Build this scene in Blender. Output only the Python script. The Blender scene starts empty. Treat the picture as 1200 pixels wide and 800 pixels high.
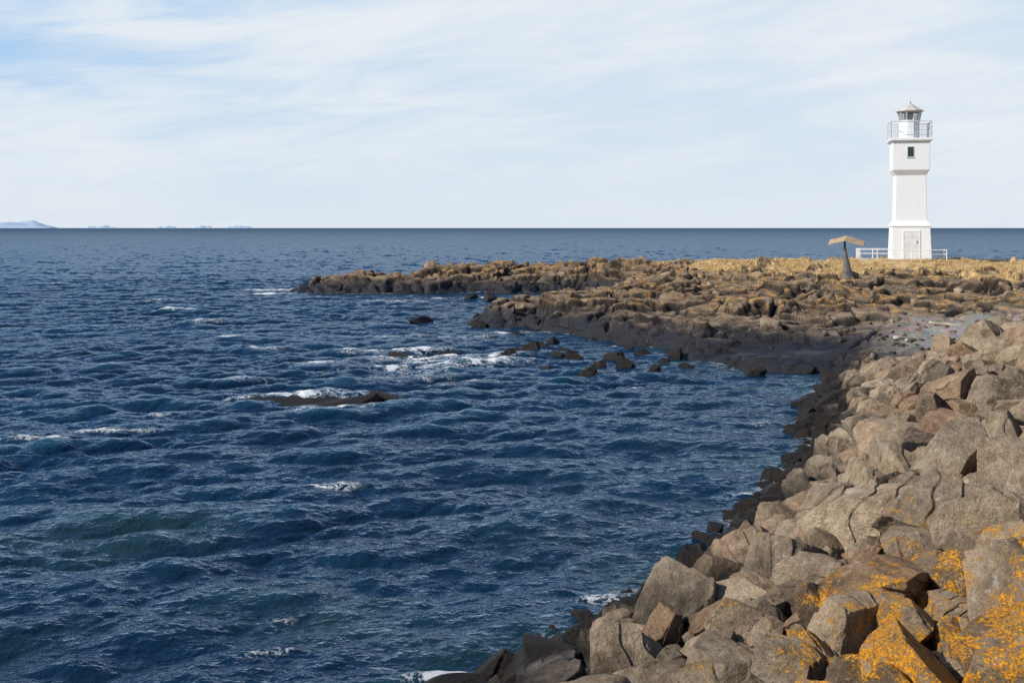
import bpy, bmesh, math, numpy as np
from mathutils import Vector, Matrix, Euler
rng = np.random.default_rng(11)
S = bpy.context.scene
COL = S.collection
S.view_settings.view_transform = 'Standard'
S.view_settings.look = 'None'
S.view_settings.exposure = 0
H = 5.0

# ------------------------------------------------------------ numpy noise
_p = np.random.default_rng(5).permutation(256).astype(np.int64)
PERM = np.concatenate([_p, _p, _p])
_g = np.random.default_rng(6).normal(size=(256, 3)); GR = _g/np.linalg.norm(_g, axis=1)[:, None]
def pnoise(P):
    P = np.asarray(P, float)
    I = np.floor(P).astype(np.int64); F = P-I; I &= 255
    U = F*F*F*(F*(F*6-15)+10)
    out = 0
    for dx in (0, 1):
        wx = U[:, 0] if dx else 1-U[:, 0]
        for dy in (0, 1):
            wy = U[:, 1] if dy else 1-U[:, 1]
            for dz in (0, 1):
                wz = U[:, 2] if dz else 1-U[:, 2]
                h = PERM[PERM[PERM[(I[:, 0]+dx) & 255]+((I[:, 1]+dy) & 255)]+((I[:, 2]+dz) & 255)]
                g = GR[h]
                dot = g[:, 0]*(F[:, 0]-dx)+g[:, 1]*(F[:, 1]-dy)+g[:, 2]*(F[:, 2]-dz)
                out = out+wx*wy*wz*dot
    return out*1.6
def fbm(P, oct=4, gain=.5):
    P = np.asarray(P, float); a = 1.; s = 0; t = 0
    for i in range(oct):
        s = s+a*pnoise(P+i*17.3); t += a; a *= gain; P = P*2.03
    return s/t
def p2(x, y, sc, off=0.):
    return np.stack([x*sc+off, y*sc+off*1.7, np.full_like(x, off*.37+.5)], 1)
def hash2(i, j, k):
    v = np.sin(i*127.1+j*311.7+k*74.7)*43758.5453
    return v-np.floor(v)
def worley(x, y, k):
    ix = np.floor(x); iy = np.floor(y)
    f1 = np.full(x.shape, 9.); f2 = np.full(x.shape, 9.); cr = np.zeros(x.shape); cx = np.zeros(x.shape); cy = np.zeros(x.shape)
    for a in (-1, 0, 1):
        for b in (-1, 0, 1):
            jx = ix+a; jy = iy+b
            px = jx+hash2(jx, jy, k)*.95; py = jy+hash2(jx, jy, k+1.3)*.95
            d = np.hypot(px-x, py-y)
            c = hash2(jx, jy, k+2.9)
            near = d < f1
            f2 = np.where(near, f1, np.minimum(f2, d))
            cr = np.where(near, c, cr); cx = np.where(near, px, cx); cy = np.where(near, py, cy)
            f1 = np.where(near, d, f1)
    return f1, f2, cr, x-cx, y-cy
def sstep(a, b, v):
    t = np.clip((v-a)/(b-a), 0, 1); return t*t*(3-2*t)

# ------------------------------------------------------------ shore shape
SH = np.array([(-30,-18),(-11,-6),(-4.8,2.5),(-2.2,8.3),(-0.7,11.7),(1.4,14.7),(3.1,17.4),(4.2,20),(5.6,22.7),(7.0,26.3),
 (8.3,31.3),(9.8,35.5),(11.2,38.5),(10.4,39.4),(8.0,40.2),(7.0,43),(7.2,46),(5.8,48.3),(3.8,51.3),(1.7,55),(-1.0,56.5),
 (-1.7,62),(-.2,67),(3.5,74),(9,81),(8,87),(-2.6,88.2),(-7.8,87),(-12.8,86),(-16.6,87),(-17.3,89.5),(-13.5,93),(-5,97),
 (10,99),(25,94),(40,90),(70,92),(140,100),(300,60),(300,-60),(-30,-60)], float)
def sdf(x, y):
    d = np.full(x.shape, 1e9); inside = np.zeros(x.shape, bool)
    n = len(SH)
    for i in range(n):
        a = SH[i]; b = SH[(i+1) % n]; ab = b-a
        t = np.clip(((x-a[0])*ab[0]+(y-a[1])*ab[1])/(ab@ab), 0, 1)
        d = np.minimum(d, np.hypot(x-a[0]-t*ab[0], y-a[1]-t*ab[1]))
        c = ((a[1] > y) != (b[1] > y))
        if a[1] != b[1]:
            xi = (b[0]-a[0])*(y-a[1])/(b[1]-a[1])+a[0]
            inside ^= c & (x < xi)
    return np.where(inside, d, -d)
CP = np.array([(-15,89.5,1.1),(-9,91,1.7),(0,92,2.1),(9,92,2.4),(17,88,2.7),(25.5,73,2.95),(22,68,2.45),(18.8,64,2.1),(34,72,2.7),(45,76,2.4),(60,80,2.4),
 (3,60,.9),(8,62,1.2),(4,68,1.0),(10,75,1.7),(8,54,.75),(14,60,1.5),(12,52,.95),(9,43.5,.28),(12,42.5,.34),(13,47,.7),(18,50,1.3),(17,58,1.6),(24,56,2.1),
 (15,40,.85),(19,42,1.3),(24,44,1.8),(12.5,36,.7),(15,36,1.0),(12.0,32,1.0),(10.7,30,1.4),(15,31,1.6),(16,34,1.15),(20,35,1.6),(20,28,2.9),(10.3,26.5,2.2),(12,26,2.9),(13.5,28,2.7),(12,23,3.3),(14,24,3.3),(8,20,3.0),(12,20,3.3),(5,14,2.8),(9,14,3.2),
 (2,8,2.8),(0,4,2.8),(4,5,3.1),(0,0,3.0),(10,0,3.2),(60,40,2.8),(40,50,2.3),(30,30,2.8)], float)
def terrain(x, y):
    sd = sdf(x, y)
    wx = x+1.2*pnoise(p2(x, y, .12, 3)); wy = y+1.2*pnoise(p2(x, y, .12, 9))
    num = 0; den = 0
    for cx, cy, cz in CP:
        w = 1/((wx-cx)**2+(wy-cy)**2+1.5)**1.6
        num = num+w*cz; den = den+w
    zm = num/den
    far = sstep(36, 42, y)
    wob = fbm(p2(x, y, .22, 20), 4)
    flat = np.exp(-(((x-10.8)/3.3)**2+((y-42.0)/2.5)**2)**2)
    s2 = sd+far*(1-flat)*(1.6*wob)
    slope = .31+.21*sstep(7, 16, y)+.22*sstep(18, 25, y)*(1-far)
    z = np.where(s2 > 0, zm*np.tanh(slope*np.maximum(s2, 0)/zm), np.maximum(s2*.35, -2.2))
    gravel = np.exp(-(((x-18.8)/6.4)**2+((y-40.2-.1*(x-17))/7.6)**2)**2)
    gravel = np.maximum(gravel, sstep(7.5, 9.5, sd)*(1-far))
    gn = fbm(p2(x, y, .25, 41), 4)
    gn2 = fbm(p2(x, y, .7, 49), 3)
    grass = sstep(1.65, 2.4, z+.9*gn+.5*gn2)*sstep(57, 68, y+.25*x+6*gn)*sstep(-6, 7, x+5*gn)*sstep(2.5, 6, sd)
    rockm = sstep(34, 40, y)*(1-gravel)*(1-.85*sstep(.5, .9, grass))
    lay = .44
    t = z/lay+1.2*fbm(p2(x, y, .25, 71), 3)+.15*fbm(p2(x, y, 1.4, 72), 2)
    fr = t-np.floor(t); t2_ = np.floor(t)+sstep(0., .12, fr)+.10*(fr-1)
    z = z+rockm*(1-flat)*.95*(t2_-t)*lay*sstep(-.5, .6, s2)
    riser = rockm*(1-flat)*np.exp(-((fr-.03)/.06)**2)
    a = .25; xr = x*math.cos(a)+y*math.sin(a); yr = -x*math.sin(a)+y*math.cos(a)
    xr = xr+.22*fbm(p2(x, y, .5, 50), 3); yr = yr+.15*fbm(p2(x, y, .5, 60), 3)
    f1, f2, c, dx, dy = worley(xr/4.0, yr/2.4, 3.)
    k1 = np.exp(-((f2-f1)/.035)**2)
    blk = (c-.5)*.55+dx*(hash2(np.floor(c*997), 3., 1.)-.5)*.5+dy*(hash2(np.floor(c*997), 5., 2.)-.1)*.45-.48*k1
    g1, g2, c2, ex, ey = worley(xr/1.6+7, yr/1.05, 8.)
    k2 = np.exp(-((g2-g1)/.05)**2)
    blk2 = (c2-.5)*.34+ex*(hash2(np.floor(c2*997), 7., 1.)-.5)*.40+ey*(hash2(np.floor(c2*997), 9., 2.)-.15)*.32-.22*k2
    brk = sstep(-.12, .14, fbm(p2(x, y, .25, 15), 3))
    m1, m2, c3, qx, qy = worley(xr/.68+3, yr/.50, 14.)
    k3 = np.exp(-((m2-m1)/.07)**2)
    blk3 = ((c3-.5)*.24-.08*k3+qx*(hash2(np.floor(c3*997), 2., 3.)-.5)*.35)*brk
    rug = .6+.6*sstep(-.3, .4, fbm(p2(x, y, .13, 77), 3))
    rel = rockm*(1-.85*flat)*rug*(blk+blk2+blk3)*sstep(-2.5, .6, s2)
    z = z+rel
    z = z+(.03*fbm(p2(x, y, 1.5, 30), 4)+.012*fbm(p2(x, y, 6., 31), 2))*sstep(-.5, .5, sd)
    pad = np.exp(-(((x-25.9)/3.7)**2+((y-74.2)/3.4)**2)**4)
    z = z*(1-pad)+2.98*pad
    pad = np.exp(-(((x-18.8)/1.0)**2+((y-64)/1.0)**2)**2)
    z = z*(1-pad)+2.12*pad
    dark = np.maximum(np.clip(rockm*(k1+.8*k2+.5*k3*brk)+.6*riser, 0, 1), (1-far)*sstep(9., 7.5, sd)*(1-gravel)*.9)  # cracks and risers, plus painted shade on the ground under the riprap
    return z, sd, grass, gravel, dark, flat

# ------------------------------------------------------------ helpers
def mesh_from(name, V, Fq=None, smooth=True):
    me = bpy.data.meshes.new(name)
    V = np.ascontiguousarray(V, np.float32)
    Fq = np.ascontiguousarray(Fq, np.int32); k = Fq.shape[1]
    me.vertices.add(len(V)); me.vertices.foreach_set('co', V.ravel())
    me.loops.add(Fq.size); me.loops.foreach_set('vertex_index', Fq.ravel())
    me.polygons.add(len(Fq)); me.polygons.foreach_set('loop_start', np.arange(0, Fq.size, k, dtype=np.int32))
    try: me.polygons.foreach_set('loop_total', np.full(len(Fq), k, np.int32))
    except Exception: pass
    me.update(calc_edges=True)
    me.polygons.foreach_set('use_smooth', np.full(len(Fq), smooth, bool))
    return me
def gridfaces(nr, nc):
    i = np.arange(nr-1)[:, None]*nc+np.arange(nc-1)[None, :]
    i = i.ravel()
    return np.stack([i, i+1, i+nc+1, i+nc], 1)
def addobj(name, me, mat=None, parent=None, label=None, category=None, kind=None, group=None, loc=None):
    o = bpy.data.objects.new(name, me); COL.objects.link(o)
    if mat is not None and me is not None: me.materials.clear(); me.materials.append(mat)
    if parent is not None: o.parent = parent
    if label: o['label'] = label
    if category: o['category'] = category
    if kind: o['kind'] = kind
    if group: o['group'] = group
    if loc is not None: o.location = loc
    return o
class NT:
    def __init__(s, nt): s.nt = nt; s.n = nt.nodes; s.l = nt.links
    def new(s, t, **kw):
        n = s.n.new(t)
        for k, v in kw.items(): setattr(n, k, v)
        return n
    def put(s, sock, v):
        if isinstance(v, bpy.types.NodeSocket): s.l.new(v, sock)
        else: sock.default_value = v
    def math(s, op, a, b=0., c=None, clamp=False):
        n = s.new('ShaderNodeMath', operation=op); n.use_clamp = clamp
        s.put(n.inputs[0], a); s.put(n.inputs[1], b)
        if c is not None: s.put(n.inputs[2], c)
        return n.outputs[0]
    def vmath(s, op, a, b=None, sc=None):
        n = s.new('ShaderNodeVectorMath', operation=op)
        s.put(n.inputs[0], a)
        if b is not None: s.put(n.inputs[1], b)
        if sc is not None: s.put(n.inputs[3], sc)
        return n.outputs[0]
    def noise(s, vec, scale, detail=4, rough=.55, dist=0.):
        n = s.new('ShaderNodeTexNoise'); s.put(n.inputs['Vector'], vec)
        n.inputs['Scale'].default_value = scale; n.inputs['Detail'].default_value = detail
        n.inputs['Roughness'].default_value = rough; n.inputs['Distortion'].default_value = dist
        return n.outputs[0]
    def ramp(s, f, lo, hi, a=0., b=1., t='SMOOTHSTEP'):
        n = s.new('ShaderNodeMapRange', interpolation_type=t)
        s.put(n.inputs['Value'], f); n.inputs['From Min'].default_value = lo; n.inputs['From Max'].default_value = hi
        n.inputs['To Min'].default_value = a; n.inputs['To Max'].default_value = b
        return n.outputs[0]
    def cramp(s, f, stops):
        n = s.new('ShaderNodeValToRGB'); s.put(n.inputs[0], f)
        e = n.color_ramp.elements
        while len(e) < len(stops): e.new(.5)
        for i, (p, c) in enumerate(stops): e[i].position = p; e[i].color = (*c, 1)
        return n.outputs[0]
    def mix(s, f, a, b, mode='MIX'):
        n = s.new('ShaderNodeMix', data_type='RGBA', blend_type=mode)
        s.put(n.inputs[0], f)
        for sk, v in ((n.inputs[6], a), (n.inputs[7], b)):
            s.put(sk, (*v, 1) if isinstance(v, tuple) and len(v) == 3 else v)
        return n.outputs[2]
    def bump(s, h, strength, dist, normal=None):
        n = s.new('ShaderNodeBump'); s.put(n.inputs['Height'], h)
        n.inputs['Strength'].default_value = strength; n.inputs['Distance'].default_value = dist
        if normal is not None: s.l.new(normal, n.inputs['Normal'])
        return n.outputs[0]
def material(name):
    m = bpy.data.materials.new(name); m.use_nodes = True
    T = NT(m.node_tree); b = T.n['Principled BSDF']
    return m, T, b
def attr(T, n):
    q = T.new('ShaderNodeAttribute'); q.attribute_name = n; return q.outputs['Fac']
def simple(name, col, rough=.6, metal=0., var=.12, sc=3., bump=.0, bsc=30):
    m, T, b = material(name)
    g = T.new('ShaderNodeTexCoord').outputs['Object']
    n = T.noise(g, sc, 6, .6)
    c = T.mix(T.ramp(n, .3, .7), tuple(v*(1-var) for v in col), tuple(min(1, v*(1+var)) for v in col))
    T.put(b.inputs['Base Color'], c); b.inputs['Roughness'].default_value = rough; b.inputs['Metallic'].default_value = metal
    if bump: T.put(b.inputs['Normal'], T.bump(T.noise(g, bsc, 5), bump, .01))
    return m

# ------------------------------------------------------------ rock material
def rock_color(T, vec, pos, k=1.):
    z = T.new('ShaderNodeSeparateXYZ'); T.put(z.inputs[0], pos)
    n1 = T.noise(vec, 1.3, 8, .62); n2 = T.noise(vec, 8., 8, .72); n3 = T.noise(vec, 70., 4, .65)
    f = T.math('ADD', T.math('MULTIPLY', n1, .5), T.math('MULTIPLY', n2, .5))
    q = lambda r, g, b_: (r*k, g*k, b_*k)
    c = T.cramp(f, [(.36, q(.13, .10, .073)), (.45, q(.285, .225, .162)), (.54, q(.45, .37, .272)), (.66, q(.62, .53, .415))])
    c = T.mix(T.ramp(n3, .42, .66, .0, .55), c, q(.14, .11, .08))
    return c, z, n1, n2, n3
def make_rock():
    m, T, b = material('basalt_boulder')
    pos = T.new('ShaderNodeNewGeometry'); P = pos.outputs['Position']
    oi = T.new('ShaderNodeObjectInfo'); R = T.math('FRACT', T.math('ADD', oi.outputs['Random'], attr(T, 'tint')))
    vec = T.vmath('ADD', P, T.vmath('SCALE', (13., 7., 5.), sc=T.math('MULTIPLY', R, 9.)))
    c, z, n1, n2, n3 = rock_color(T, vec, P)
    X, Y, Z = z.outputs
    tint = T.cramp(R, [(0, (.44, .38, .34)), (.14, (.98, .93, .88)), (.30, (.68, .67, .66)), (.44, (1.12, 1.05, .97)), (.58, (.80, .63, .51)), (.70, (1.0, .94, .87)), (.84, (.78, .76, .73)), (.93, (1.08, 1.0, .93)), (1, (.56, .46, .39))])
    c = T.mix(1., c, tint, 'MULTIPLY')
    nz = T.new('ShaderNodeSeparateXYZ'); T.put(nz.inputs[0], pos.outputs['Normal'])
    dx = T.math('SUBTRACT', X, 2.6); dy = T.math('SUBTRACT', Y, 5.4)
    dist = T.math('SQRT', T.math('ADD', T.math('MULTIPLY', dx, dx), T.math('MULTIPLY', dy, dy)))
    dens = T.ramp(dist, .3, 8., .27, -.02, 'LINEAR')
    patch = T.noise(P, 2.6, 6, .7)
    dens = T.math('ADD', dens, T.ramp(patch, .38, .64, -.15, .05, 'LINEAR'))
    dens = T.math('ADD', dens, T.ramp(nz.outputs[2], -.2, .6, -.05, .01, 'LINEAR'))
    dens = T.math('ADD', T.math('MINIMUM', dens, .105), T.ramp(Z, .9, 1.6, -.3, 0., 'LINEAR'))
    ln = T.noise(P, 30., 9, .92)
    lv = T.math('ADD', ln, dens)
    lm = T.ramp(lv, .572, .592)
    lc = T.cramp(T.noise(P, 60., 3), [(.35, (.72, .23, .008)), (.55, (.95, .41, .010)), (.7, (.92, .52, .04))])
    c = T.mix(T.math('MULTIPLY', lm, .97), c, lc)
    c = T.mix(T.math('MULTIPLY', T.ramp(T.noise(vec, 9., 8, .75), .57, .64), T.ramp(Z, 1., 1.6, 0, .5)), c, (.56, .52, .44))
    wet = T.ramp(T.math('ADD', Z, T.math('MULTIPLY', T.math('SUBTRACT', n1, .5), 1.4)), .6, 1.35, 1, 0)
    c = T.mix(wet, c, T.mix(.96, c, (.009, .008, .008)))
    T.put(b.inputs['Base Color'], c)
    T.put(b.inputs['Roughness'], T.ramp(wet, 0, 1, .92, .5))
    b.inputs['Specular IOR Level'].default_value = .25
    h = T.math('ADD', T.math('MULTIPLY', n2, .8), T.math('MULTIPLY', n3, .16))
    h = T.math('ADD', h, T.math('MULTIPLY', T.noise(vec, 25., 5, .7), .38))
    h = T.math('ADD', h, T.math('MULTIPLY', lm, .04))
    T.put(b.inputs['Normal'], T.bump(h, 1., .095))
    return m
M_ROCK = make_rock()

def make_ground():
    m, T, b = material('shore_ground')
    pos = T.new('ShaderNodeNewGeometry'); P = pos.outputs['Position']
    c, z, n1, n2, n3 = rock_color(T, P, P, .76)
    X, Y, Z = z.outputs
    at = T.new('ShaderNodeAttribute'); at.attribute_name = 'cover'
    sp = T.new('ShaderNodeSeparateColor'); T.put(sp.inputs[0], at.outputs['Color'])
    big = T.noise(P, .35, 5, .6)
    c = T.mix(T.ramp(big, .3, .75, 0, .7), c, T.mix(.5, c, (.26, .155, .08)))
    c = T.mix(1., c, T.cramp(T.noise(P, .9, 4, .6), [(.3, (.42, .41, .40)), (.6, (1.05, 1.0, .95))]), 'MULTIPLY')
    c = T.mix(T.math('MULTIPLY', T.ramp(T.noise(P, 1.9, 7, .72), .49, .60), T.ramp(Z, .8, 1.7, 0, .8)), c, (.56, .31, .09))
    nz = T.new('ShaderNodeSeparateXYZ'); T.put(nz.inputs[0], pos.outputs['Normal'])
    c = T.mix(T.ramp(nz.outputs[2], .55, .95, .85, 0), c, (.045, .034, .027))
    vo = T.new('ShaderNodeTexVoronoi'); vo.inputs['Scale'].default_value = 6.; T.put(vo.inputs['Vector'], P)
    gc = T.mix(.4, T.cramp(T.noise(P, 10., 5, .75), [(.3, (.20, .195, .19)), (.5, (.34, .33, .315)), (.7, (.50, .48, .46))]), T.mix(1., vo.outputs['Color'], (.46, .44, .42), 'MULTIPLY'))
    c = T.mix(sp.outputs[1], c, gc)
    grc = T.cramp(T.noise(P, 1.8, 8, .72), [(.32, (.24, .15, .06)), (.48, (.50, .34, .15)), (.62, (.68, .51, .27)), (.75, (.40, .27, .11))])
    gm = T.ramp(T.math('ADD', T.math('MULTIPLY', sp.outputs[0], .76), T.math('MULTIPLY', T.math('SUBTRACT', T.noise(P, .7, 8, .75), .5), 2.4)), .36, .56)
    gm = T.math('MULTIPLY', gm, T.ramp(sp.outputs[0], .02, .2))
    c = T.mix(gm, c, grc)
    c = T.mix(T.ramp(sp.outputs[2], .1, .8, 0, .93), c, (.016, .013, .011))  # near-black colour: dark cracks, and shade painted into the boulder gaps
    wet = T.ramp(T.math('ADD', Z, T.math('MULTIPLY', T.math('SUBTRACT', n1, .5), 1.0)), .5, 1.15, 1, 0)
    wet = T.math('MAXIMUM', wet, T.ramp(attr(T, 'slab'), .2, .6))
    wetg = T.math('MULTIPLY', wet, T.ramp(sp.outputs[1], .2, .9, 1., .1))
    c = T.mix(wetg, c, T.mix(.95, c, (.012, .014, .020)))
    T.put(b.inputs['Base Color'], c)
    T.put(b.inputs['Roughness'], T.ramp(wetg, 0, 1, .95, .42))
    b.inputs['Specular IOR Level'].default_value = .3
    h = T.math('ADD', T.math('MULTIPLY', n2, .6), T.math('MULTIPLY', n3, .15))
    T.put(b.inputs['Normal'], T.bump(h, .95, .13))
    return m
M_GROUND = make_ground()

# ------------------------------------------------------------ ground mesh
def axis(parts):
    return np.unique(np.concatenate([np.arange(a, b, s) for a, b, s in parts]))
xs = axis([(-3000,-200,400),(-200,-30,12),(-30,-19,1),(-19,-2,.12),(-2,36,.1),(36,60,.3),(60,300,6),(300,3001,400)])
ys = axis([(-60,-2,3),(-2,34,.2),(34,66,.08),(66,98,.13),(98,130,2),(130,500,30),(500,6001,700)])
GX, GY = np.meshgrid(xs, ys)
gx = GX.ravel(); gy = GY.ravel()
gz, gsd, ggrass, ggrav, gcrack_shade, gflat = terrain(gx, gy)
me = mesh_from('ground', np.stack([gx, gy, gz], 1), gridfaces(len(ys), len(xs)))
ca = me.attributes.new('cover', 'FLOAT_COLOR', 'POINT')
ca.data.foreach_set('color', np.stack([ggrass, ggrav, gcrack_shade, np.ones_like(gx)], 1).astype(np.float32).ravel())
a = me.attributes.new('slab', 'FLOAT', 'POINT'); a.data.foreach_set('value', gflat.astype(np.float32))
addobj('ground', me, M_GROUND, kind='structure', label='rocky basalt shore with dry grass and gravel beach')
gz2 = gz.reshape(len(ys), len(xs)); gg2 = ggrass.reshape(gz2.shape); gv2 = ggrav.reshape(gz2.shape)
def samp(A, x, y):
    i = np.clip(np.searchsorted(xs, x)-1, 0, len(xs)-2); j = np.clip(np.searchsorted(ys, y)-1, 0, len(ys)-2)
    fx = (x-xs[i])/(xs[i+1]-xs[i]); fy = (y-ys[j])/(ys[j+1]-ys[j])
    return (A[j, i]*(1-fx)+A[j, i+1]*fx)*(1-fy)+(A[j+1, i]*(1-fx)+A[j+1, i+1]*fx)*fy

# ------------------------------------------------------------ sea
def ocean_tile(N, L, lp, lmin, wdir, spread, seed, pw=3.8):
    r = np.random.default_rng(seed)
    k1 = np.fft.fftfreq(N, 1/N)*2*np.pi/L
    KX, KY = np.meshgrid(k1, k1); K = np.hypot(KX, KY); K[0, 0] = 1
    kp = 2*np.pi/lp
    Pk = np.exp(-.8*(kp/K)**2)/K**pw
    cs = (KX*wdir[0]+KY*wdir[1])/K
    Pk = Pk*(np.abs(cs)**spread*.95+.05)*np.exp(-(K*lmin/6.28)**2); Pk[0, 0] = 0
    Hh = (r.normal(size=(N, N))+1j*r.normal(size=(N, N)))*np.sqrt(Pk)
    h = np.real(np.fft.ifft2(Hh)); s = h.std()
    dx = np.real(np.fft.ifft2(-1j*KX/K*Hh)); dy = np.real(np.fft.ifft2(-1j*KY/K*Hh))
    return (h/s, dx/s, dy/s), L, N
def tsamp(tile, x, y, rot=0.):
    fs, L, N = tile
    c, s = math.cos(rot), math.sin(rot)
    u = (x*c+y*s)/L*N; v = (-x*s+y*c)/L*N
    i = np.floor(u).astype(np.int64); j = np.floor(v).astype(np.int64); fu = u-i; fv = v-j
    i0 = i % N; i1 = (i+1) % N; j0 = j % N; j1 = (j+1) % N
    out = [(f[j0, i0]*(1-fu)+f[j0, i1]*fu)*(1-fv)+(f[j1, i0]*(1-fu)+f[j1, i1]*fu)*fv for f in fs]
    h, dx, dy = out
    return h, dx*c-dy*s, dx*s+dy*c
wd = np.array([.25, -.968])
t1 = ocean_tile(1024, 71., 2.7, .26, wd, 3.0, 1, 4.2)
t2 = ocean_tile(1024, 23.7, .75, .13, wd, 1.6, 2, 4.2)
t3 = ocean_tile(256, 310., 8., 2., wd, 4., 3)
def sprow(d0):
    L = [d0]
    while L[-1] < 30000:
        d = L[-1]; k = .0023 if d < 110 else (.0045 if d < 900 else .02)
        L.append(d*(1+k))
    return np.array(L)
ds = sprow(7.5)
us = np.linspace(-.66, .58, 1050)
DD, UU = np.meshgrid(ds, us, indexing='ij')
wx = (DD*UU).ravel(); wy = DD.ravel()
h1, ax, ay = tsamp(t1, wx, wy, .0)
h2, bx, by = tsamp(t2, wx, wy, .35)
h3, cx, cy = tsamp(t3, wx, wy, -.1)
near = np.hypot(wx, wy) < 200
wsd = np.full(wx.shape, -50.); wsd[near] = sdf(wx[near], wy[near])
calm = .5+.5*sstep(0, 8, -wsd)
gust = .9+.6*fbm(p2(wx, wy, .07, 4), 3)
A1 = .076*calm*gust; A2 = .0135*gust; A3 = .030*calm
wz = A1*h1+A2*h2+A3*h3
ch = 1.35
dxx = ch*(A1*ax+A2*bx+A3*cx); dyy = ch*(A1*ay+A2*by+A3*cy)
FO = [(-3.5,21.9,.62,.25,1.1),(-3.7,40.9,2.6,1.0,1.05),(-4.6,46,2.2,.9,1.),(-10.2,46.5,1.0,.5,.7),(-6.9,41.5,1.5,.5,.75),(-6.2,33.2,2.3,.45,.85),(-5.2,31.0,1.6,.35,.7),
 (-9.1,30,1.,.25,.7),(-11.3,26.6,1.6,.2,.7),(-10.2,27.6,2.4,.2,.6),(-18.8,91,2.8,1.6,1.2),(-8.7,77,2.2,1.2,.85),(-5,80,1.8,1,.75),(-2.3,52,2.2,.6,.85),(0,53.5,1.3,.5,.75),(4.3,21.3,.4,.3,1.2),(-2.8,13.3,.4,.2,.95),(-.8,12.5,.45,.25,1.),
 (-2,44,2.2,1.0,1.05),(-6,52,1.7,.8,.75),(-1.5,36.5,1.4,.35,.6),(3.5,35.5,1.,.3,.55),(-24,78,2.5,1,.65),(-28,72,1.6,.6,.6),(-3,14.5,.3,.2,.5),(1.2,15.2,.4,.2,.8),(-12,120,3,1.5,.7),(-16,60,1.2,.5,.6),
 (-18,85,2.4,1.1,.85),(-1.5,42,2.5,1.5,.8),(-4,37.5,2.5,1.2,.6),(-9,37,1.2,.4,.6),(-3.3,43.5,2.8,1.6,.9),(6.3,29,.4,.3,.8),(-14,33,1.,.3,.5)]
foam = np.zeros_like(wx); lump = np.zeros_like(wx)
for fx, fy, sx, sy, st in FO:
    g = np.exp(-((((wx-fx)/sx)**2+((wy-fy-.18*(wx-fx))/sy)**2)))
    foam = np.maximum(foam, g*st)
    g2 = np.exp(-((((wx-fx)/(sx*1.3))**2+((wy-fy-.18*(wx-fx)-.2*sy)/(sy*.8))**2)))
    lump = np.maximum(lump, g2*min(st, 1.)*min(.12, max(.09, .28*sy)))
fn = fbm(p2(wx, wy, 1.3, 12), 5); fn4 = fbm(np.stack([wx*2.2, wy*5., wx*0], 1), 5)
wz = wz+lump*(.8+.8*fn)
dyy = dyy-lump*.6
crest = h1+.25*h2+.4*h3
fo = foam*(.52+.42*sstep(-.5, 1.6, crest)+1.2*fn+1.2*fn4)
cap = sstep(2.6, 3.4, crest+1.1*fn)*sstep(20, 50, wy)*(1-sstep(80, 180, wy))*.75
edge = np.exp(-((wsd+.1)/.4)**2)*(.32+.9*fbm(p2(wx, wy, .5, 66), 3)+.5*fn)
fo = np.clip(np.maximum(np.maximum(fo, cap), edge), 0, 1)
fade = 1-sstep(1500, 5000, wy)
V = np.stack([wx+dxx*fade, wy+dyy*fade, wz*fade], 1)
me = mesh_from('sea', V, gridfaces(len(ds), len(us)))
a = me.attributes.new('foam', 'FLOAT', 'POINT'); a.data.foreach_set('value', fo.astype(np.float32))
shal = np.clip(np.exp(wsd/4.)*.8, 0, 1)
for fx, fy, sx, sy in ((-6.5,18.5,3.0,2.2),(-2.5,14.5,2.5,1.5),(-5,13.5,3,1.2)):
    shal = np.maximum(shal, np.exp(-(((wx-fx)/sx)**2+((wy-fy)/sy)**2))*.9)
a = me.attributes.new('shallow', 'FLOAT', 'POINT'); a.data.foreach_set('value', shal.astype(np.float32))
a = me.attributes.new('offshore', 'FLOAT', 'POINT'); a.data.foreach_set('value', sstep(2.1, 3.5, np.log10(np.hypot(wx, wy))).astype(np.float32))
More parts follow.
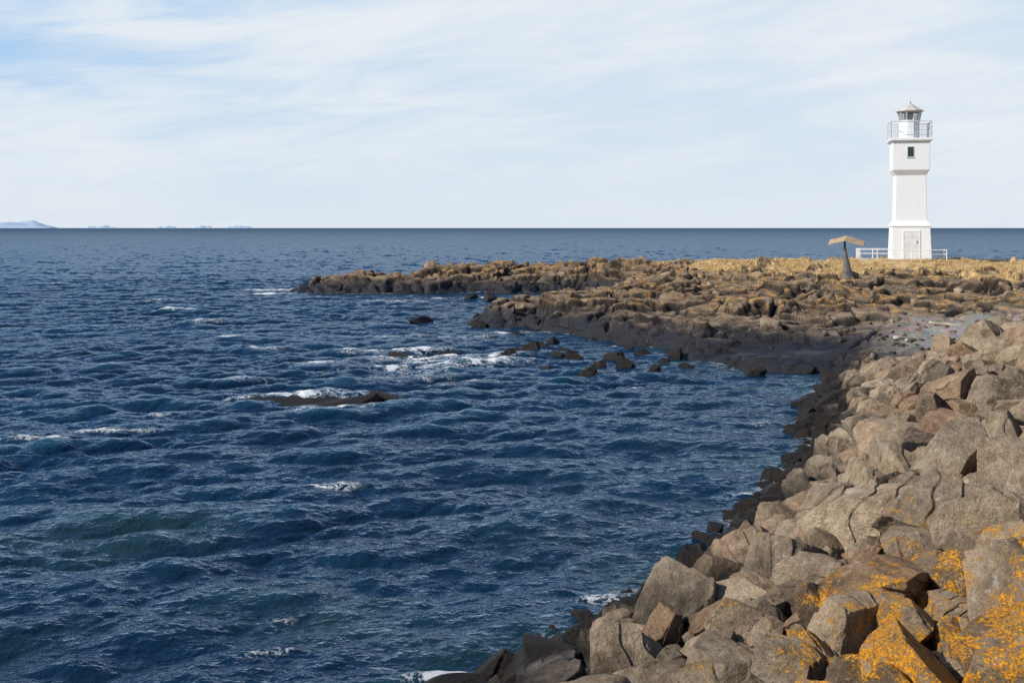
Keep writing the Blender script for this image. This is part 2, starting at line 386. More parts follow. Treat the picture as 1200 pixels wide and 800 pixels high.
def make_sea():
    m, T, b = material('sea_water')
    out = T.n['Material Output']; T.n.remove(b)
    pos = T.new('ShaderNodeNewGeometry').outputs['Position']
    fo = attr(T, 'foam'); sh = attr(T, 'shallow'); off = attr(T, 'offshore')
    nf = T.noise(pos, 9., 9, .78, .8)
    solid = T.ramp(T.math('ADD', fo, T.math('MULTIPLY', T.math('SUBTRACT', nf, .5), 1.6)), .55, .80)
    nl = T.noise(pos, 3.2, 5, .62, 1.2)
    lace = T.ramp(T.math('ABSOLUTE', T.math('SUBTRACT', nl, .5)), .012, .055, 1, 0)
    lacy = T.math('MULTIPLY', T.math('MULTIPLY', lace, T.ramp(fo, .12, .55)), T.ramp(nf, .38, .58, .2, .9))
    fm = T.math('MAXIMUM', T.math('MULTIPLY', solid, T.ramp(fo, .03, .25)), lacy)
    bigp = T.noise(pos, .12, 4, .5)
    deep = T.mix(T.ramp(bigp, .35, .7), (.0032, .017, .040), (.005, .027, .060))
    deep = T.mix(T.math('MULTIPLY', T.ramp(T.noise(pos, .35, 4), .38, .62), T.ramp(sh, .05, .8, .0, .7)), deep, (.014, .040, .038))
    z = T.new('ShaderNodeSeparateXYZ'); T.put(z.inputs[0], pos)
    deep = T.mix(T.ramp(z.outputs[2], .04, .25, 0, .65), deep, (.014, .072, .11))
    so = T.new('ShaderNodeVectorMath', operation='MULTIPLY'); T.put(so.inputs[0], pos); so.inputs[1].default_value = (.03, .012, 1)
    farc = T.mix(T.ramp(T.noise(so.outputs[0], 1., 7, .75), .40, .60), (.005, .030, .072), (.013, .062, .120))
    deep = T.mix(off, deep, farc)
    h = T.math('ADD', T.math('MULTIPLY', T.noise(pos, 8., 3, .5, .4), .65), T.math('MULTIPLY', T.noise(pos, 24., 2, .5), .08))
    st = T.new('ShaderNodeVectorMath', operation='MULTIPLY'); T.put(st.inputs[0], pos); st.inputs[1].default_value = (.8, 1.4, 1)
    h = T.math('ADD', h, T.math('MULTIPLY', T.noise(st.outputs[0], 2.8, 3, .5), 1.0))
    nrm = T.bump(h, .55, .11)
    dif = T.new('ShaderNodeBsdfDiffuse'); T.put(dif.inputs['Color'], deep)
    T.put(dif.inputs['Normal'], nrm)
    gl = T.new('ShaderNodeBsdfGlossy'); gl.inputs['Color'].default_value = (.70, .85, 1., 1); gl.inputs['Roughness'].default_value = .03
    T.put(gl.inputs['Normal'], nrm)
    fr = T.new('ShaderNodeFresnel'); fr.inputs['IOR'].default_value = 1.34; T.put(fr.inputs['Normal'], nrm)
    capv = T.math('SUBTRACT', .45, T.math('MULTIPLY', off, .31))
    mx = T.new('ShaderNodeMixShader'); T.put(mx.inputs[0], T.math('MINIMUM', T.math('MULTIPLY', fr.outputs[0], 1.2), capv))
    T.l.new(dif.outputs[0], mx.inputs[1]); T.l.new(gl.outputs[0], mx.inputs[2])
    wf = T.new('ShaderNodeBsdfDiffuse'); wf.inputs['Color'].default_value = (.80, .84, .86, 1)
    T.put(wf.inputs['Normal'], T.bump(nf, .8, .12))
    m2 = T.new('ShaderNodeMixShader'); T.put(m2.inputs[0], fm)
    T.l.new(mx.outputs[0], m2.inputs[1]); T.l.new(wf.outputs[0], m2.inputs[2])
    T.l.new(m2.outputs[0], out.inputs['Surface'])
    return m
addobj('sea', me, make_sea(), kind='structure', label='dark blue choppy sea with white foam')

# ------------------------------------------------------------ boulders
def icos(sub):
    bm = bmesh.new(); bmesh.ops.create_icosphere(bm, subdivisions=sub, radius=1)
    V = np.array([v.co[:] for v in bm.verts]); F = np.array([[v.index for v in f.verts] for f in bm.faces]); bm.free()
    V /= np.linalg.norm(V, axis=1)[:, None]
    return V, F
ICO = {s: icos(s) for s in (3, 4, 5, 7)}
def rock_geo(seed, sub, npl=5, flat=.75):
    r = np.random.default_rng(1000+seed); D, F = ICO[sub]
    base = np.array([[0, 0, 1], [0, 0, -1], [1, 0, 0], [-1, 0, 0], [0, 1, 0], [0, -1, 0]])+r.normal(size=(6, 3))*.32
    ex = r.normal(size=(npl, 3))
    n = np.vstack([base, ex]); n /= np.linalg.norm(n, axis=1)[:, None]
    d = np.concatenate([r.uniform(.60, .86, 6), r.uniform(.64, .92, npl)])
    ch_ = r.normal(size=(5, 3)); ch_ /= np.linalg.norm(ch_, axis=1)[:, None]
    n = np.vstack([n, ch_]); d = np.concatenate([d, r.uniform(.98, 1.15, 5)])
    o = seed*3.7
    wob = fbm(D*1.7+o, 3)*.03
    q = np.clip(D@n.T, 0, None)/(d*(1+wob[:, None]*np.where(np.arange(len(n)) % 2, 1, -1)))
    R = 1/q.max(1)
    R = np.minimum(R, 1.40)
    V = D*R[:, None]
    disp = .006*fbm(V*2.2+o, 3)
    if sub >= 5:
        disp = disp+.010*(1-2*np.abs(fbm(V*4.2+o, 3)))+.012*fbm(V*9+o, 4)
        bd = r.normal(size=3); bd /= np.linalg.norm(bd)
        t = V@bd*2.3+fbm(V*.9+o+5, 2)*.8
        fr_ = t-np.floor(t); disp = disp+.065*(sstep(.0, .03, fr_)-fr_)
    V = V+D*disp[:, None]
    if sub >= 7:
        ss = np.sort(q, axis=1); edge = ss[:, -1]-ss[:, -2]
        chip = np.clip(1-edge/.04, 0, 1)*np.clip(.05+fbm(V*5+o+3, 3), 0, 1)
        V = V-D*(chip*.05)[:, None]
    V = V*np.array([1.15, r.uniform(.75, .98), flat*r.uniform(.88, 1.12)])*1.08
    return V, F
VAR = []
for i in range(22):
    V, F = rock_geo(i, 7, int(rng.integers(3, 8)), float(rng.uniform(.70, 1.0)))
    me = mesh_from('boulder', V, F); me.materials.append(M_ROCK); VAR.append(me)

rocks = []  # x,y,z,r,region
def place(xx, yy, r, region, lift=0.):
    z = float(samp(gz2, np.array([xx]), np.array([yy]))[0])
    rocks.append([xx, yy, max(z, -.5)+lift*r, r, region])
place(2.15, 5.15, 1.0, 'slabrock', .12)
HAND = [(3.5,6.3,.62,.25),(1.05,6.4,.45,.0),(2.6,7.0,.46,.35),(1.75,7.1,.42,.2),(3.9,8.1,.52,.4),(1.3,8.0,.42,.1),(2.1,8.3,.44,.25),(3.0,8.4,.42,.4),(3.5,10.6,.46,.55),(.45,11.9,.38,.1),(2.9,9.9,.4,.4),(1.9,9.7,.4,.2),(1.1,10.6,.38,.1),(.3,10.6,.4,.0),(-.35,11.2,.36,.0)]
for q in HAND: place(q[0], q[1], q[2], 'near', q[3])
SEA = [(-4.7,60,.6,.0),(.7,46,.45,-.2),(.3,47.3,.55,-.35),(1.1,47.8,.45,-.3),(3.9,43.2,.42,-.1),(4.1,41.2,.38,-.1),(3.2,41.5,.28,-.1),(2.2,46,.3,-.2),(-.2,44.5,.3,-.2),(-1.5,78,.5,.1),(-3,79,.42,.1),(.8,77.5,.45,.1),
       (-6.4,32.3,1.15,-.26),(-5.0,32.1,1.05,-.27),(-4.0,33.0,.7,-.22),(-1.6,57.4,.5,-.1),(5.2,44.6,.36,-.1),(4.7,46.5,.32,-.1),(-.8,51,.3,-.2),(2.6,38.5,.36,-.05),(1.2,40,.26,-.1),(2.4,43.5,.3,-.05),
       (8.2,38.8,.3,.0),(-4.0,44.,.7,-.3),(-2.6,45,.6,-.3),(5.6,41.8,.26,-.1),(6.3,43.8,.28,.0),(1.8,44.3,.26,-.1),(5.0,39.8,.24,.0),(1.8,49,.3,.0),(6.2,40.4,.22,.0),(.2,52.5,.3,-.1)]
for x, y, r, l in SEA: rocks.append([x, y, .0+l*r-.02, r, 'sea'])
def scatter(n, box, rr, cond, region, k=.72, lift=(.0, .25)):
    X = rng.uniform(box[0], box[1], n); Y = rng.uniform(box[2], box[3], n); R = rng.uniform(rr[0], rr[1], n)
    sd = sdf(X, Y); Z = samp(gz2, X, Y); G = samp(gg2, X, Y)
    ok = cond(X, Y, sd, Z, G)
    pts = np.array([[q[0], q[1], q[3]] for q in rocks])
    arr = np.zeros((len(pts)+n, 3)); arr[:len(pts)] = pts; c = len(pts)
    lf = sstep(0., 3., sd)*(1-.8*sstep(25, 31, Y))
    for i in np.nonzero(ok)[0]:
        d = np.hypot(arr[:c, 0]-X[i], arr[:c, 1]-Y[i])
        if np.any(d < k*(arr[:c, 2]+R[i])): continue
        arr[c] = (X[i], Y[i], R[i]); c += 1
        rocks.append([X[i], Y[i], max(Z[i], -.6)+rng.uniform(*lift)*R[i]*(lf[i] if region == 'riprap' else 1), R[i], region])
rev = lambda X, Y, sd, Z, G: (sd > .25) & (sd < 8.5) & (Y < 35) & (np.hypot(X, Y) > 2.6) & (X > -.06*Y-.5) & (X < .56*Y+1.5) & ~((Y > 28.5) & (sd > 2.2+.45*(34-Y)))
scatter(400, (-6, 20, 2, 14), (.42, .56), lambda X, Y, sd, Z, G: rev(X, Y, sd-1.5, Z, G), 'riprap', .92, (.2, .6))
scatter(300, (-6, 20, 14, 30), (.44, .58), lambda X, Y, sd, Z, G: rev(X, Y, sd-1.8, Z, G), 'riprap', .95, (.2, .5))
scatter(9000, (-6, 20, 2, 34), (.20, .40), lambda X, Y, sd, Z, G: rev(X, Y, sd-.7, Z, G) & (Y < 33), 'riprap', .65, (.2, .9))
scatter(5000, (-6, 20, 2, 40), (.13, .34), lambda X, Y, sd, Z, G: (sd > -.45) & (sd < 1.5) & (Y < 39) & (X > -.06*Y-.5) & (X < .56*Y+1.5), 'riprap', .62, (.0, .6))
rev2 = lambda X, Y, sd, Z, G: rev(X, Y, sd+.5, Z, G)
scatter(12000, (-6, 20, 2, 35), (.08, .19), rev2, 'riprap', .62, (.2, 1.4))
pen = lambda X, Y, sd, Z, G: (sd > -1.0) & (Z > -.3) & (G < .12) & ((samp(gv2, X, Y) < .4)) & ~((np.abs(X-10.8) < 2.8) & (np.abs(Y-42.0) < 2.2))
scatter(34, (-18, 34, 40, 96), (.35, .58), pen, 'point', 1.1, (-.1, .3))
scatter(360, (-18, 34, 38, 96), (.12, .28), lambda X, Y, sd, Z, G: pen(X, Y, sd, Z, G) & (fbm(p2(X, Y, .22, 8), 2) > .02), 'point', .6, (-.2, .2))
scatter(450, (10, 26, 31, 48), (.04, .13), lambda X, Y, sd, Z, G: (sd > 0) & (Z > .3) & (X > 12), 'point', .6, (-.1, .3))
R_ = np.array([[q[0], q[1], q[2], q[3]] for q in rocks])
dep = np.maximum(R_[:, 1], .5)
inview = (np.abs(R_[:, 0]/dep) < .45+.5*R_[:, 3]/dep) & ((H-R_[:, 2])/dep < .40+.6*R_[:, 3]/dep)
score = R_[:, 3]/dep*np.where(inview, 1, .001)
score[[i for i, q in enumerate(rocks) if q[4] in ('near', 'sea', 'slabrock')]] += 10
order = np.argsort(-score)
ind = set(order[:298].tolist())
LAB = {'near': 'large tan angular boulder speckled with orange lichen', 'riprap': 'angular brown boulder piled on the riprap slope',
       'sea': 'dark wet rock standing in shallow seawater', 'point': 'weathered brown basalt boulder on the rocky point',
       'slabrock': 'broad low rock slab densely covered in orange lichen'}
GRP = {'near': 'riprap boulders along the shore', 'riprap': 'riprap boulders along the shore', 'sea': 'rocks standing in the sea', 'point': 'boulders on the rocky point', 'slabrock': 'riprap boulders along the shore'}
SV = []; SF = []; ST = []; off = 0
LOW4 = [rock_geo(60+i, 5, 4, .85) for i in range(10)]; LOW = [rock_geo(70+i, 4, 4, .8) for i in range(8)]; LOW2 = [rock_geo(80+i, 3, 4, .8) for i in range(8)]
for i, q in enumerate(rocks):
    x, y, z, r, reg = q
    tl = .22 if reg == 'near' else .08 if reg in ('sea', 'slabrock') else .42
    rot = Euler((rng.normal()*tl, rng.normal()*tl, rng.uniform(0, 6.283)))
    if i in ind:
        me = VAR[int(rng.integers(0, 22))]
        lab = LAB[reg]
        if reg in ('riprap', 'near'):
            if z < .7: lab = 'dark wet boulder at the foot of the riprap slope'
            elif math.hypot(x-2.9, y-5.2) > 5.5: lab = 'angular brown boulder piled on the riprap slope'
            else: lab = 'tan riprap boulder with patches of orange lichen'
        o = bpy.data.objects.new('boulder', me); COL.objects.link(o)
        o.location = (x, y, z); o.rotation_euler = rot
        zf = .62 if reg == 'sea' and r > .5 else .55 if reg == 'slabrock' else 1.
        o.scale = (r, r*rng.uniform(.85, 1.05), r*rng.uniform(.85, 1.1)*zf)
        o['label'] = lab; o['category'] = 'boulder'; o['group'] = GRP[reg]
    elif inview[i] or y < 40:
        V, F = (LOW4 if (r > .25 and y < 40 and inview[i]) or (y < 14 and r > .15 and inview[i]) else LOW if (r > .25 or (y < 30 and inview[i])) else LOW2)[int(rng.integers(0, 8))]
        Mx = np.array(rot.to_matrix())
        SV.append((V*r)@Mx.T+[x, y, z]); SF.append(F+off); off += len(V); ST.append(np.full(len(V), rng.random(), np.float32))
me = mesh_from('rubble', np.vstack(SV), np.vstack(SF), smooth=True)
a = me.attributes.new('tint', 'FLOAT', 'POINT'); a.data.foreach_set('value', np.concatenate(ST))
addobj('rubble', me, M_ROCK, kind='stuff', label='loose broken stones scattered along the rocky shore', category='stones')
print('rocks', len(rocks), off)

# ------------------------------------------------------------ dry grass tufts
X = rng.uniform(-4, 44, 74000); Y = rng.uniform(58, 96, 74000)
G = samp(gg2, X, Y); Z = samp(gz2, X, Y)
ok = (G > .4+.6*rng.random(74000)) & ~((np.abs(X-25.9) < 3) & (np.abs(Y-74.2) < 2.8)) & (fbm(p2(X, Y, .6, 5), 4) > .0)
X, Y, Z = X[ok][:14000], Y[ok][:14000], Z[ok][:14000]; n = len(X)
BV = []
for b_ in range(4):
    an = rng.uniform(0, 6.28, n); hh = rng.uniform(.06, .24, n); w = rng.uniform(.012, .03, n); le = rng.uniform(.03, .2, n); pa = an+1.57
    px = X+rng.normal(size=n)*.06; py = Y+rng.normal(size=n)*.06
    BV.append(np.stack([np.stack([px-w*np.cos(pa), py-w*np.sin(pa), Z-.02], 1), np.stack([px+w*np.cos(pa), py+w*np.sin(pa), Z-.02], 1), np.stack([px+le*np.cos(an), py+le*np.sin(an), Z+hh], 1)], 1).reshape(-1, 3))
BV = np.vstack(BV); BF = np.arange(len(BV)).reshape(-1, 3)
m, T, b = material('dry_grass')
P = T.new('ShaderNodeNewGeometry').outputs['Position']
T.put(b.inputs['Base Color'], T.cramp(T.noise(P, 1.1, 6, .7), [(.3, (.30, .19, .08)), (.5, (.56, .40, .18)), (.7, (.70, .54, .30))])); b.inputs['Roughness'].default_value = .8
addobj('grass', mesh_from('grass', BV, BF, False), m, kind='stuff', label='dry straw-coloured grass tufts on the headland', category='grass')

# ------------------------------------------------------------ lighthouse
def box(bm, x0, x1, y0, y1, z0, z1):
    r = bmesh.ops.create_cube(bm, size=1)
    for v in r['verts']: v.co = ((x0+x1)/2+v.co.x*(x1-x0), (y0+y1)/2+v.co.y*(y1-y0), (z0+z1)/2+v.co.z*(z1-z0))
def loft(bm, secs, n=4, rot=math.pi/4, sq=True):
    rings = []
    for z, w in secs:
        rr = w/2*math.sqrt(2) if sq else w/2
        rings.append([bm.verts.new((rr*math.cos(rot+2*math.pi*i/n), rr*math.sin(rot+2*math.pi*i/n), z)) for i in range(n)])
    for a, b2 in zip(rings[:-1], rings[1:]):
        for i in range(n): bm.faces.new((a[i], a[(i+1) % n], b2[(i+1) % n], b2[i]))
    bm.faces.new(rings[0][::-1]); bm.faces.new(rings[-1])
def bar(bm, p, q, r, n=6):
    p = Vector(p); q = Vector(q); d = q-p
    res = bmesh.ops.create_cone(bm, cap_ends=True, segments=n, radius1=r, radius2=r, depth=d.length)
    M = Matrix.Translation((p+q)/2) @ d.to_track_quat('Z', 'Y').to_matrix().to_4x4()
    bmesh.ops.transform(bm, matrix=M, verts=res['verts'])
def fin(bm, name, mat, parent, label=None, bevel=0., smooth=False):
    me = bpy.data.meshes.new(name); bmesh.ops.recalc_face_normals(bm, faces=bm.faces); bm.to_mesh(me); bm.free()
    if smooth: me.polygons.foreach_set('use_smooth', [True]*len(me.polygons))
    o = addobj(name, me, mat, parent, label)
    if bevel: md = o.modifiers.new('bevel', 'BEVEL'); md.width = bevel; md.segments = 2; md.limit_method = 'ANGLE'
    return o
m, T, b = material('white_paint')
g = T.new('ShaderNodeTexCoord').outputs['Object']; sx = T.vmath('MULTIPLY', g, (3., 3., .5))
st = T.ramp(T.noise(sx, 2., 7, .65), .50, .74, 0, .4)
c = T.mix(st, (.77, .79, .79), (.62, .61, .57)); T.put(b.inputs['Base Color'], c); b.inputs['Roughness'].default_value = .6
T.put(b.inputs['Normal'], T.bump(T.noise(g, 25., 6), .25, .01)); M_WHITE = m
M_GREYW = simple('grey_door_paint', (.66, .67, .66), .55)
M_METAL = simple('painted_grey_metal', (.58, .59, .60), .45, .1)
M_RAILW = simple('white_rail_paint', (.75, .75, .74), .5)
M_FRAME = simple('grey_window_frame', (.50, .50, .48), .5)
M_DARK = simple('dark_window_glass', (.02, .05, .03), .3)
M_LAMP = simple('lamp_housing', (.25, .25, .24), .3)
M_CONC = simple('concrete', (.42, .40, .37), .85, bump=.4)
M_ROOF = simple('lantern_roof_metal', (.56, .55, .52), .5, .05)
LH = Vector((25.95, 74.3, 3.0))
lh = addobj('lighthouse', None, label='white square lighthouse tower with balcony and lantern', category='lighthouse', loc=LH)
lh.rotation_euler = (0, 0, -math.radians(19.2)+math.radians(6)); lh.scale = (1, 1, 1.02)
bm = bmesh.new(); loft(bm, [(-.3, 2.48), (.0, 2.48), (2.02, 2.32), (2.03, 2.42), (2.10, 2.42), (2.42, 1.96), (5.28, 1.86), (5.62, 2.28), (7.38, 2.28)])
fin(bm, 'wall', M_WHITE, lh, bevel=.025)
bm = bmesh.new(); loft(bm, [(7.383, 2.42), (7.45, 2.42), (7.48, 2.62), (7.62, 2.62)]); fin(bm, 'balcony_floor', M_WHITE, lh, bevel=.015)
bm = bmesh.new(); w = 1.24
for z in (8.0, 8.32, 8.68):
    for a in range(4):
        c0 = (w*(1 if a in (0, 3) else -1), w*(1 if a in (0, 1) else -1), z); a2 = (a+1) % 4
        c1 = (w*(1 if a2 in (0, 3) else -1), w*(1 if a2 in (0, 1) else -1), z)
        bar(bm, c0, c1, .020 if z > 8.5 else .011)
for t in np.linspace(-w, w, 5):
    for p in ((t, -w), (t, w), (-w, t), (w, t)): bar(bm, (*p, 7.6), (*p, 8.70), .016)
for t in np.linspace(-w, w, 21):
    for p in ((t, -w), (t, w), (-w, t), (w, t)): bar(bm, (*p, 7.7), (*p, 8.66), .005, 4)
fin(bm, 'balcony_railing', M_METAL, lh)
lan = addobj('lantern', None, parent=lh)
bm = bmesh.new(); loft(bm, [(7.623, 1.26), (8.72, 1.26), (8.73, 1.36), (8.80, 1.36)], 10, 0, False); fin(bm, 'lantern_base', M_WHITE, lan)
bm = bmesh.new(); n = 10; r0 = .63; r1 = .76
for i in range(n):
    a = 2*math.pi*i/n
    bar(bm, (r0*math.cos(a), r0*math.sin(a), 8.80), (r1*math.cos(a), r1*math.sin(a), 9.38), .028)
    a2 = 2*math.pi*(i+1)/n
    bar(bm, (r1*math.cos(a), r1*math.sin(a), 9.36), (r1*math.cos(a2), r1*math.sin(a2), 9.36), .032)
fin(bm, 'lantern_frame', M_ROOF, lan)
mg, T, b = material('lantern_glass'); b.inputs['Base Color'].default_value = (.20, .22, .23, 1); b.inputs['Alpha'].default_value = .4
gn_ = T.noise(T.new('ShaderNodeTexCoord').outputs['Object'], 4., 2); T.put(b.inputs['Roughness'], T.ramp(gn_, .3, .7, .02, .08))
bm = bmesh.new()
rg = [[bm.verts.new((r*math.cos(2*math.pi*i/n), r*math.sin(2*math.pi*i/n), z)) for i in range(n)] for r, z in ((r0-.03, 8.81), (r1-.03, 9.36))]
for i in range(n): bm.faces.new((rg[0][i], rg[0][(i+1) % n], rg[1][(i+1) % n], rg[1][i]))
fin(bm, 'lantern_glass', mg, lan)
bm = bmesh.new(); loft(bm, [(8.80, .40), (8.95, .32), (9.0, .5), (9.25, .5), (9.3, .3)], 12, 0, False); fin(bm, 'lamp', M_LAMP, lan)
bm = bmesh.new(); loft(bm, [(9.383, 1.78), (9.43, 1.80), (9.70, .92), (9.88, .34), (9.90, .22), (9.98, .24), (10.06, .12), (10.1, .03)], 10, 0, False); fin(bm, 'lantern_roof', M_ROOF, lan)
door = addobj('door', None, parent=lh)
def slab(x0, x1, z0, z1, t0, t1, yb=lambda z: 1.24-.0396*z):
    bm2 = bmesh.new(); vs = []
    for (x, z) in ((x0, z0), (x1, z0), (x1, z1), (x0, z1)): vs.append((x, -(yb(z)+t0), z))
    for (x, z) in ((x0, z0), (x1, z0), (x1, z1), (x0, z1)): vs.append((x, -(yb(z)+t1), z))
    v = [bm2.verts.new(q) for q in vs]
    for f in ((0, 1, 2, 3), (4, 7, 6, 5), (0, 4, 5, 1), (1, 5, 6, 2), (2, 6, 7, 3), (3, 7, 4, 0)): bm2.faces.new([v[k] for k in f])
    return bm2
fin(slab(-.46, .46, .0, 1.72, -.05, .02), 'door_leaf', M_GREYW, door)
fin(slab(-.54, -.463, .0, 1.80, -.05, .035), 'door_frame', M_WHITE, door)
fin(slab(.463, .54, .0, 1.80, -.05, .035), 'door_frame', M_WHITE, door)
fin(slab(-.462, .462, 1.723, 1.80, -.05, .035), 'door_lintel', M_WHITE, door)
bm = bmesh.new(); bar(bm, (.33, -1.25, 1.0), (.33, -1.25, 1.16), .02); fin(bm, 'handle', M_DARK, door)
win = addobj('window', None, parent=lh)
c_ = lambda z: 1.14
fin(slab(-.22, .14, 6.44, 7.06, -.02, .008, c_), 'window_pane', M_DARK, win)
bm = slab(-.25, -.223, 6.40, 7.09, -.02, .02, c_); box(bm, .143, .17, -1.16, -1.12, 6.40, 7.09); box(bm, -.222, .142, -1.16, -1.12, 7.063, 7.09); box(bm, -.27, .19, -1.19, -1.12, 6.38, 6.397)
fin(bm, 'window_frame', M_FRAME, win)
ter = addobj('terrace', None, label='low concrete terrace slab under the lighthouse', category='terrace', loc=LH)
ter.rotation_euler = lh.rotation_euler
bm = bmesh.new(); box(bm, -3.3, 2.15, -1.95, 1.9, -.5, -.03); fin(bm, 'slab', M_CONC, ter, bevel=.03)
fe = addobj('railing', None, label='low white metal railing around the lighthouse terrace', category='railing', loc=LH)
fe.rotation_euler = lh.rotation_euler
x0, x1, y0, y1 = -3.2, 2.05, -1.85, 1.8
bm = bmesh.new()
for z in (.32, .60):
    for p, q in (((x0, y0), (x1, y0)), ((x1, y0), (x1, y1)), ((x1, y1), (x0, y1)), ((x0, y1), (x0, y0))): bar(bm, (*p, z), (*q, z), .024 if z > .5 else .018)
fin(bm, 'rail', M_RAILW, fe)
pm = None
pts = [(x, y) for x in np.linspace(x0, x1, 6) for y in (y0, y1)]+[(x, y) for x in (x0, x1) for y in (-.6, .6)]
for p in pts:
    if pm is None:
        bm = bmesh.new(); bar(bm, (0, 0, -.05), (0, 0, .62), .03, 8); o = fin(bm, 'post', M_RAILW, fe); pm = o.data; o.location = (*p, 0)
    else:
        o = addobj('post', pm, None, fe); o.location = (*p, 0)

# ------------------------------------------------------------ sculpture
SX, SY = 18.8, 64.
SZ = float(samp(gz2, np.array([SX]), np.array([SY]))[0])
sc = addobj('sculpture', None, label='tapering grey metal sculpture topped by a bent tan plate', category='sculpture', loc=(SX, SY, SZ-.05))
sc.rotation_euler = (0, 0, -math.radians(14)); sc.scale = (.93,)*3
bm = bmesh.new(); rings = []
for z, w, dx in ((0, .40, .12), (.15, .34, .11), (.5, .27, .08), (1.0, .20, .02), (1.5, .13, -.04), (2.0, .08, -.08), (2.4, .05, -.09)):
    rings.append([bm.verts.new((dx+w*math.cos(a)*.95, w*.6*math.sin(a), z)) for a in np.linspace(0, 2*math.pi, 13)[:-1]])
for a, b2 in zip(rings[:-1], rings[1:]):
    for i in range(12): bm.faces.new((a[i], a[(i+1) % 12], b2[(i+1) % 12], b2[i]))
bm.faces.new(rings[0][::-1]); bm.faces.new(rings[-1])
fin(bm, 'stem', simple('weathered_metal', (.13, .12, .11), .5, .3, var=.4), sc, smooth=True)
bm = bmesh.new(); prof = [(-1.06, 2.34, .34), (-.10, 2.58, .46), (.98, 2.26, .34)]
top = []; bot = []
for x, z, d_ in prof:
    top.append([bm.verts.new((x, -d_, z-.17)), bm.verts.new((x+.12, d_, z+.09))]); bot.append([bm.verts.new((x, -d_, z-.22)), bm.verts.new((x+.12, d_, z+.04))])
for i in range(len(prof)-1):
    bm.faces.new((top[i][0], top[i+1][0], top[i+1][1], top[i][1])); bm.faces.new((bot[i][0], bot[i][1], bot[i+1][1], bot[i+1][0]))
    bm.faces.new((top[i][0], bot[i][0], bot[i+1][0], top[i+1][0])); bm.faces.new((top[i][1], top[i+1][1], bot[i+1][1], bot[i][1]))
bm.faces.new((top[0][0], top[0][1], bot[0][1], bot[0][0])); bm.faces.new((top[-1][0], bot[-1][0], bot[-1][1], top[-1][1]))
fin(bm, 'plate', simple('tan_weathered_plate', (.44, .32, .19), .7, 0, var=.25), sc)

# ------------------------------------------------------------ driftwood
M_WOOD = simple('bleached_wood', (.45, .39, .31), .8, var=.3)
def log(x, y, L, r, ang, seed):
    z = float(samp(gz2, np.array([x]), np.array([y]))[0])
    bm = bmesh.new(); rr = np.random.default_rng(seed); rings = []
    for i in range(10):
        t = i/9; rad = r*(1-.45*t)*(1+.15*rr.normal()); cy = .06*math.sin(t*4+seed)*L*.3
        rings.append([bm.verts.new((t*L-L/2, cy+rad*math.cos(a), rad*math.sin(a))) for a in np.linspace(0, 2*math.pi, 9)[:-1]])
    for a, b2 in zip(rings[:-1], rings[1:]):
        for i in range(8): bm.faces.new((a[i], a[(i+1) % 8], b2[(i+1) % 8], b2[i]))
    bm.faces.new(rings[0][::-1]); bm.faces.new(rings[-1])
    o = fin(bm, 'driftwood', M_WOOD, None, 'pale bleached driftwood log lying on the gravel beach', smooth=True)
    o['category'] = 'driftwood'; o['group'] = 'driftwood on the gravel beach'; o.location = (x, y, z+r*1.2); o.rotation_euler = (0, .06, ang)
log(15.2, 43, 1.8, .07, .35, 1); log(17.3, 45.2, 1.4, .055, -.3, 2); log(14.6, 41.6, 1.0, .05, .9, 3)

# ------------------------------------------------------------ distant hills
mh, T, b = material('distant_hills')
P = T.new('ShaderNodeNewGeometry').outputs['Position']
T.put(b.inputs['Base Color'], T.mix(T.ramp(T.noise(P, .002, 6, .6), .35, .65), (.36, .47, .62), (.40, .51, .65))); b.inputs['Roughness'].default_value = 1; b.inputs['Specular IOR Level'].default_value = 0  # pale blue distance haze is put into the base colour
def hill(cx, cy, w, hgt, seed):
    nx, ny = 90, 14
    u = np.linspace(-1, 1, nx); v = np.linspace(-1, 1, ny); Ug, Vg = np.meshgrid(u, v); Ug = Ug.ravel(); Vg = Vg.ravel()
    r = 1-Ug**2; r2 = np.clip(1-Vg**2, 0, 1)
    n_ = fbm(np.stack([Ug*2.2+seed, Vg*.8+seed*.3, np.zeros_like(Ug)], 1), 5)
    z = hgt*np.clip(r, 0, 1)**.7*r2*(.72+.9*n_)-5
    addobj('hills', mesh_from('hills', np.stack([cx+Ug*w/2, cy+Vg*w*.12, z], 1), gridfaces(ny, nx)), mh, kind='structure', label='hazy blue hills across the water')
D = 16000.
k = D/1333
hill((-30-600)*k, D, 190*k, 15*k, 2.); hill((118-600)*k, D, 40*k, 4.5*k, 5.); hill((195-600)*k, D, 26*k, 4*k, 7.); hill((238-600)*k, D, 24*k, 4.5*k, 9.); hill((280-600)*k, D, 34*k, 4.5*k, 12.)

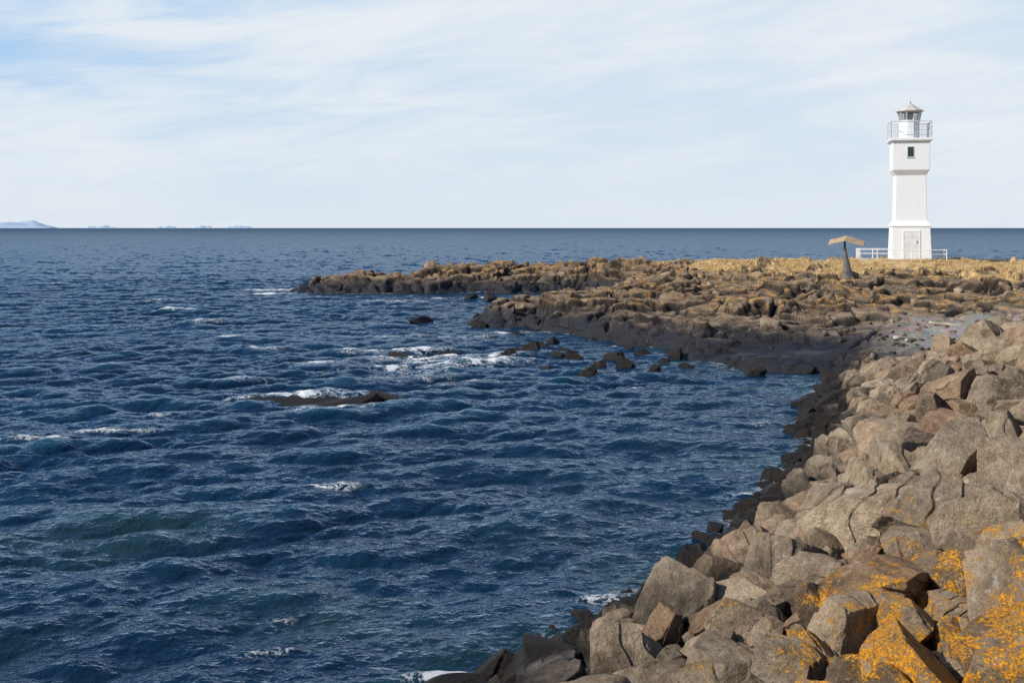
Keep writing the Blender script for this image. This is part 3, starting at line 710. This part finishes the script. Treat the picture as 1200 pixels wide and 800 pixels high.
# ------------------------------------------------------------ light
EL = math.radians(35); AZ = math.radians(250)
sund = Vector((math.sin(AZ)*math.cos(EL), math.cos(AZ)*math.cos(EL), math.sin(EL)))
L = bpy.data.lights.new('sun', 'SUN'); L.energy = 5.; L.angle = math.radians(.5); L.color = (1, .935, .84)
lo = bpy.data.objects.new('sun', L); COL.objects.link(lo); lo.rotation_euler = sund.to_track_quat('Z', 'Y').to_euler()
W = bpy.data.worlds.new('World'); S.world = W; W.use_nodes = True
T = NT(W.node_tree); bg = T.n['Background']
sky = T.new('ShaderNodeTexSky', sky_type='NISHITA'); sky.sun_disc = False; sky.sun_elevation = EL; sky.sun_rotation = AZ
sky.air_density = 1.; sky.dust_density = .6; sky.ozone_density = 1.5
tc = T.new('ShaderNodeTexCoord').outputs['Generated']
sp = T.new('ShaderNodeSeparateXYZ'); T.put(sp.inputs[0], tc)
def cmap(rot, sc):
    m1 = T.new('ShaderNodeMapping'); T.put(m1.inputs[0], tc); m1.inputs['Rotation'].default_value = (0, rot, 0)
    m2 = T.new('ShaderNodeMapping'); T.put(m2.inputs[0], m1.outputs[0]); m2.inputs['Scale'].default_value = sc
    return m2.outputs[0]
n1 = T.noise(cmap(.10, (1.4, 1.4, 5.)), 1.7, 4, .5, .5)
n2 = T.noise(cmap(.13, (3., 3., 17.)), 2.0, 8, .6, .7)
cl = T.ramp(T.math('ADD', T.math('MULTIPLY', n1, .6), T.math('MULTIPLY', n2, .4)), .37, .62)
low = T.ramp(sp.outputs[2], .0, .13)
left = T.ramp(sp.outputs[0], .12, -.40)
bl = T.mix(T.math('MULTIPLY', low, T.math('ADD', .25, T.math('MULTIPLY', left, .75))), (7.2, 8.0, 8.9), (4.3, 6.4, 8.9))
band = T.mix(T.math('MULTIPLY', cl, T.ramp(sp.outputs[2], 0, .08, .35, .84)), bl, (8.8, 9.05, 9.2))
f = T.ramp(sp.outputs[2], .19, .30, .97, .03)
colr = T.mix(f, T.vmath('MULTIPLY', sky.outputs[0], (.68, .80, 1.0)), band)
T.put(bg.inputs['Color'], colr); bg.inputs['Strength'].default_value = .1

# ------------------------------------------------------------ camera
cam = bpy.data.cameras.new('camera'); co = bpy.data.objects.new('camera', cam); COL.objects.link(co)
co.location = (0, 0, H); co.rotation_euler = (math.pi/2, 0, 0)
cam.sensor_width = 36; cam.lens = 40; cam.shift_y = -133/1200; cam.clip_start = .1; cam.clip_end = 60000
S.camera = co
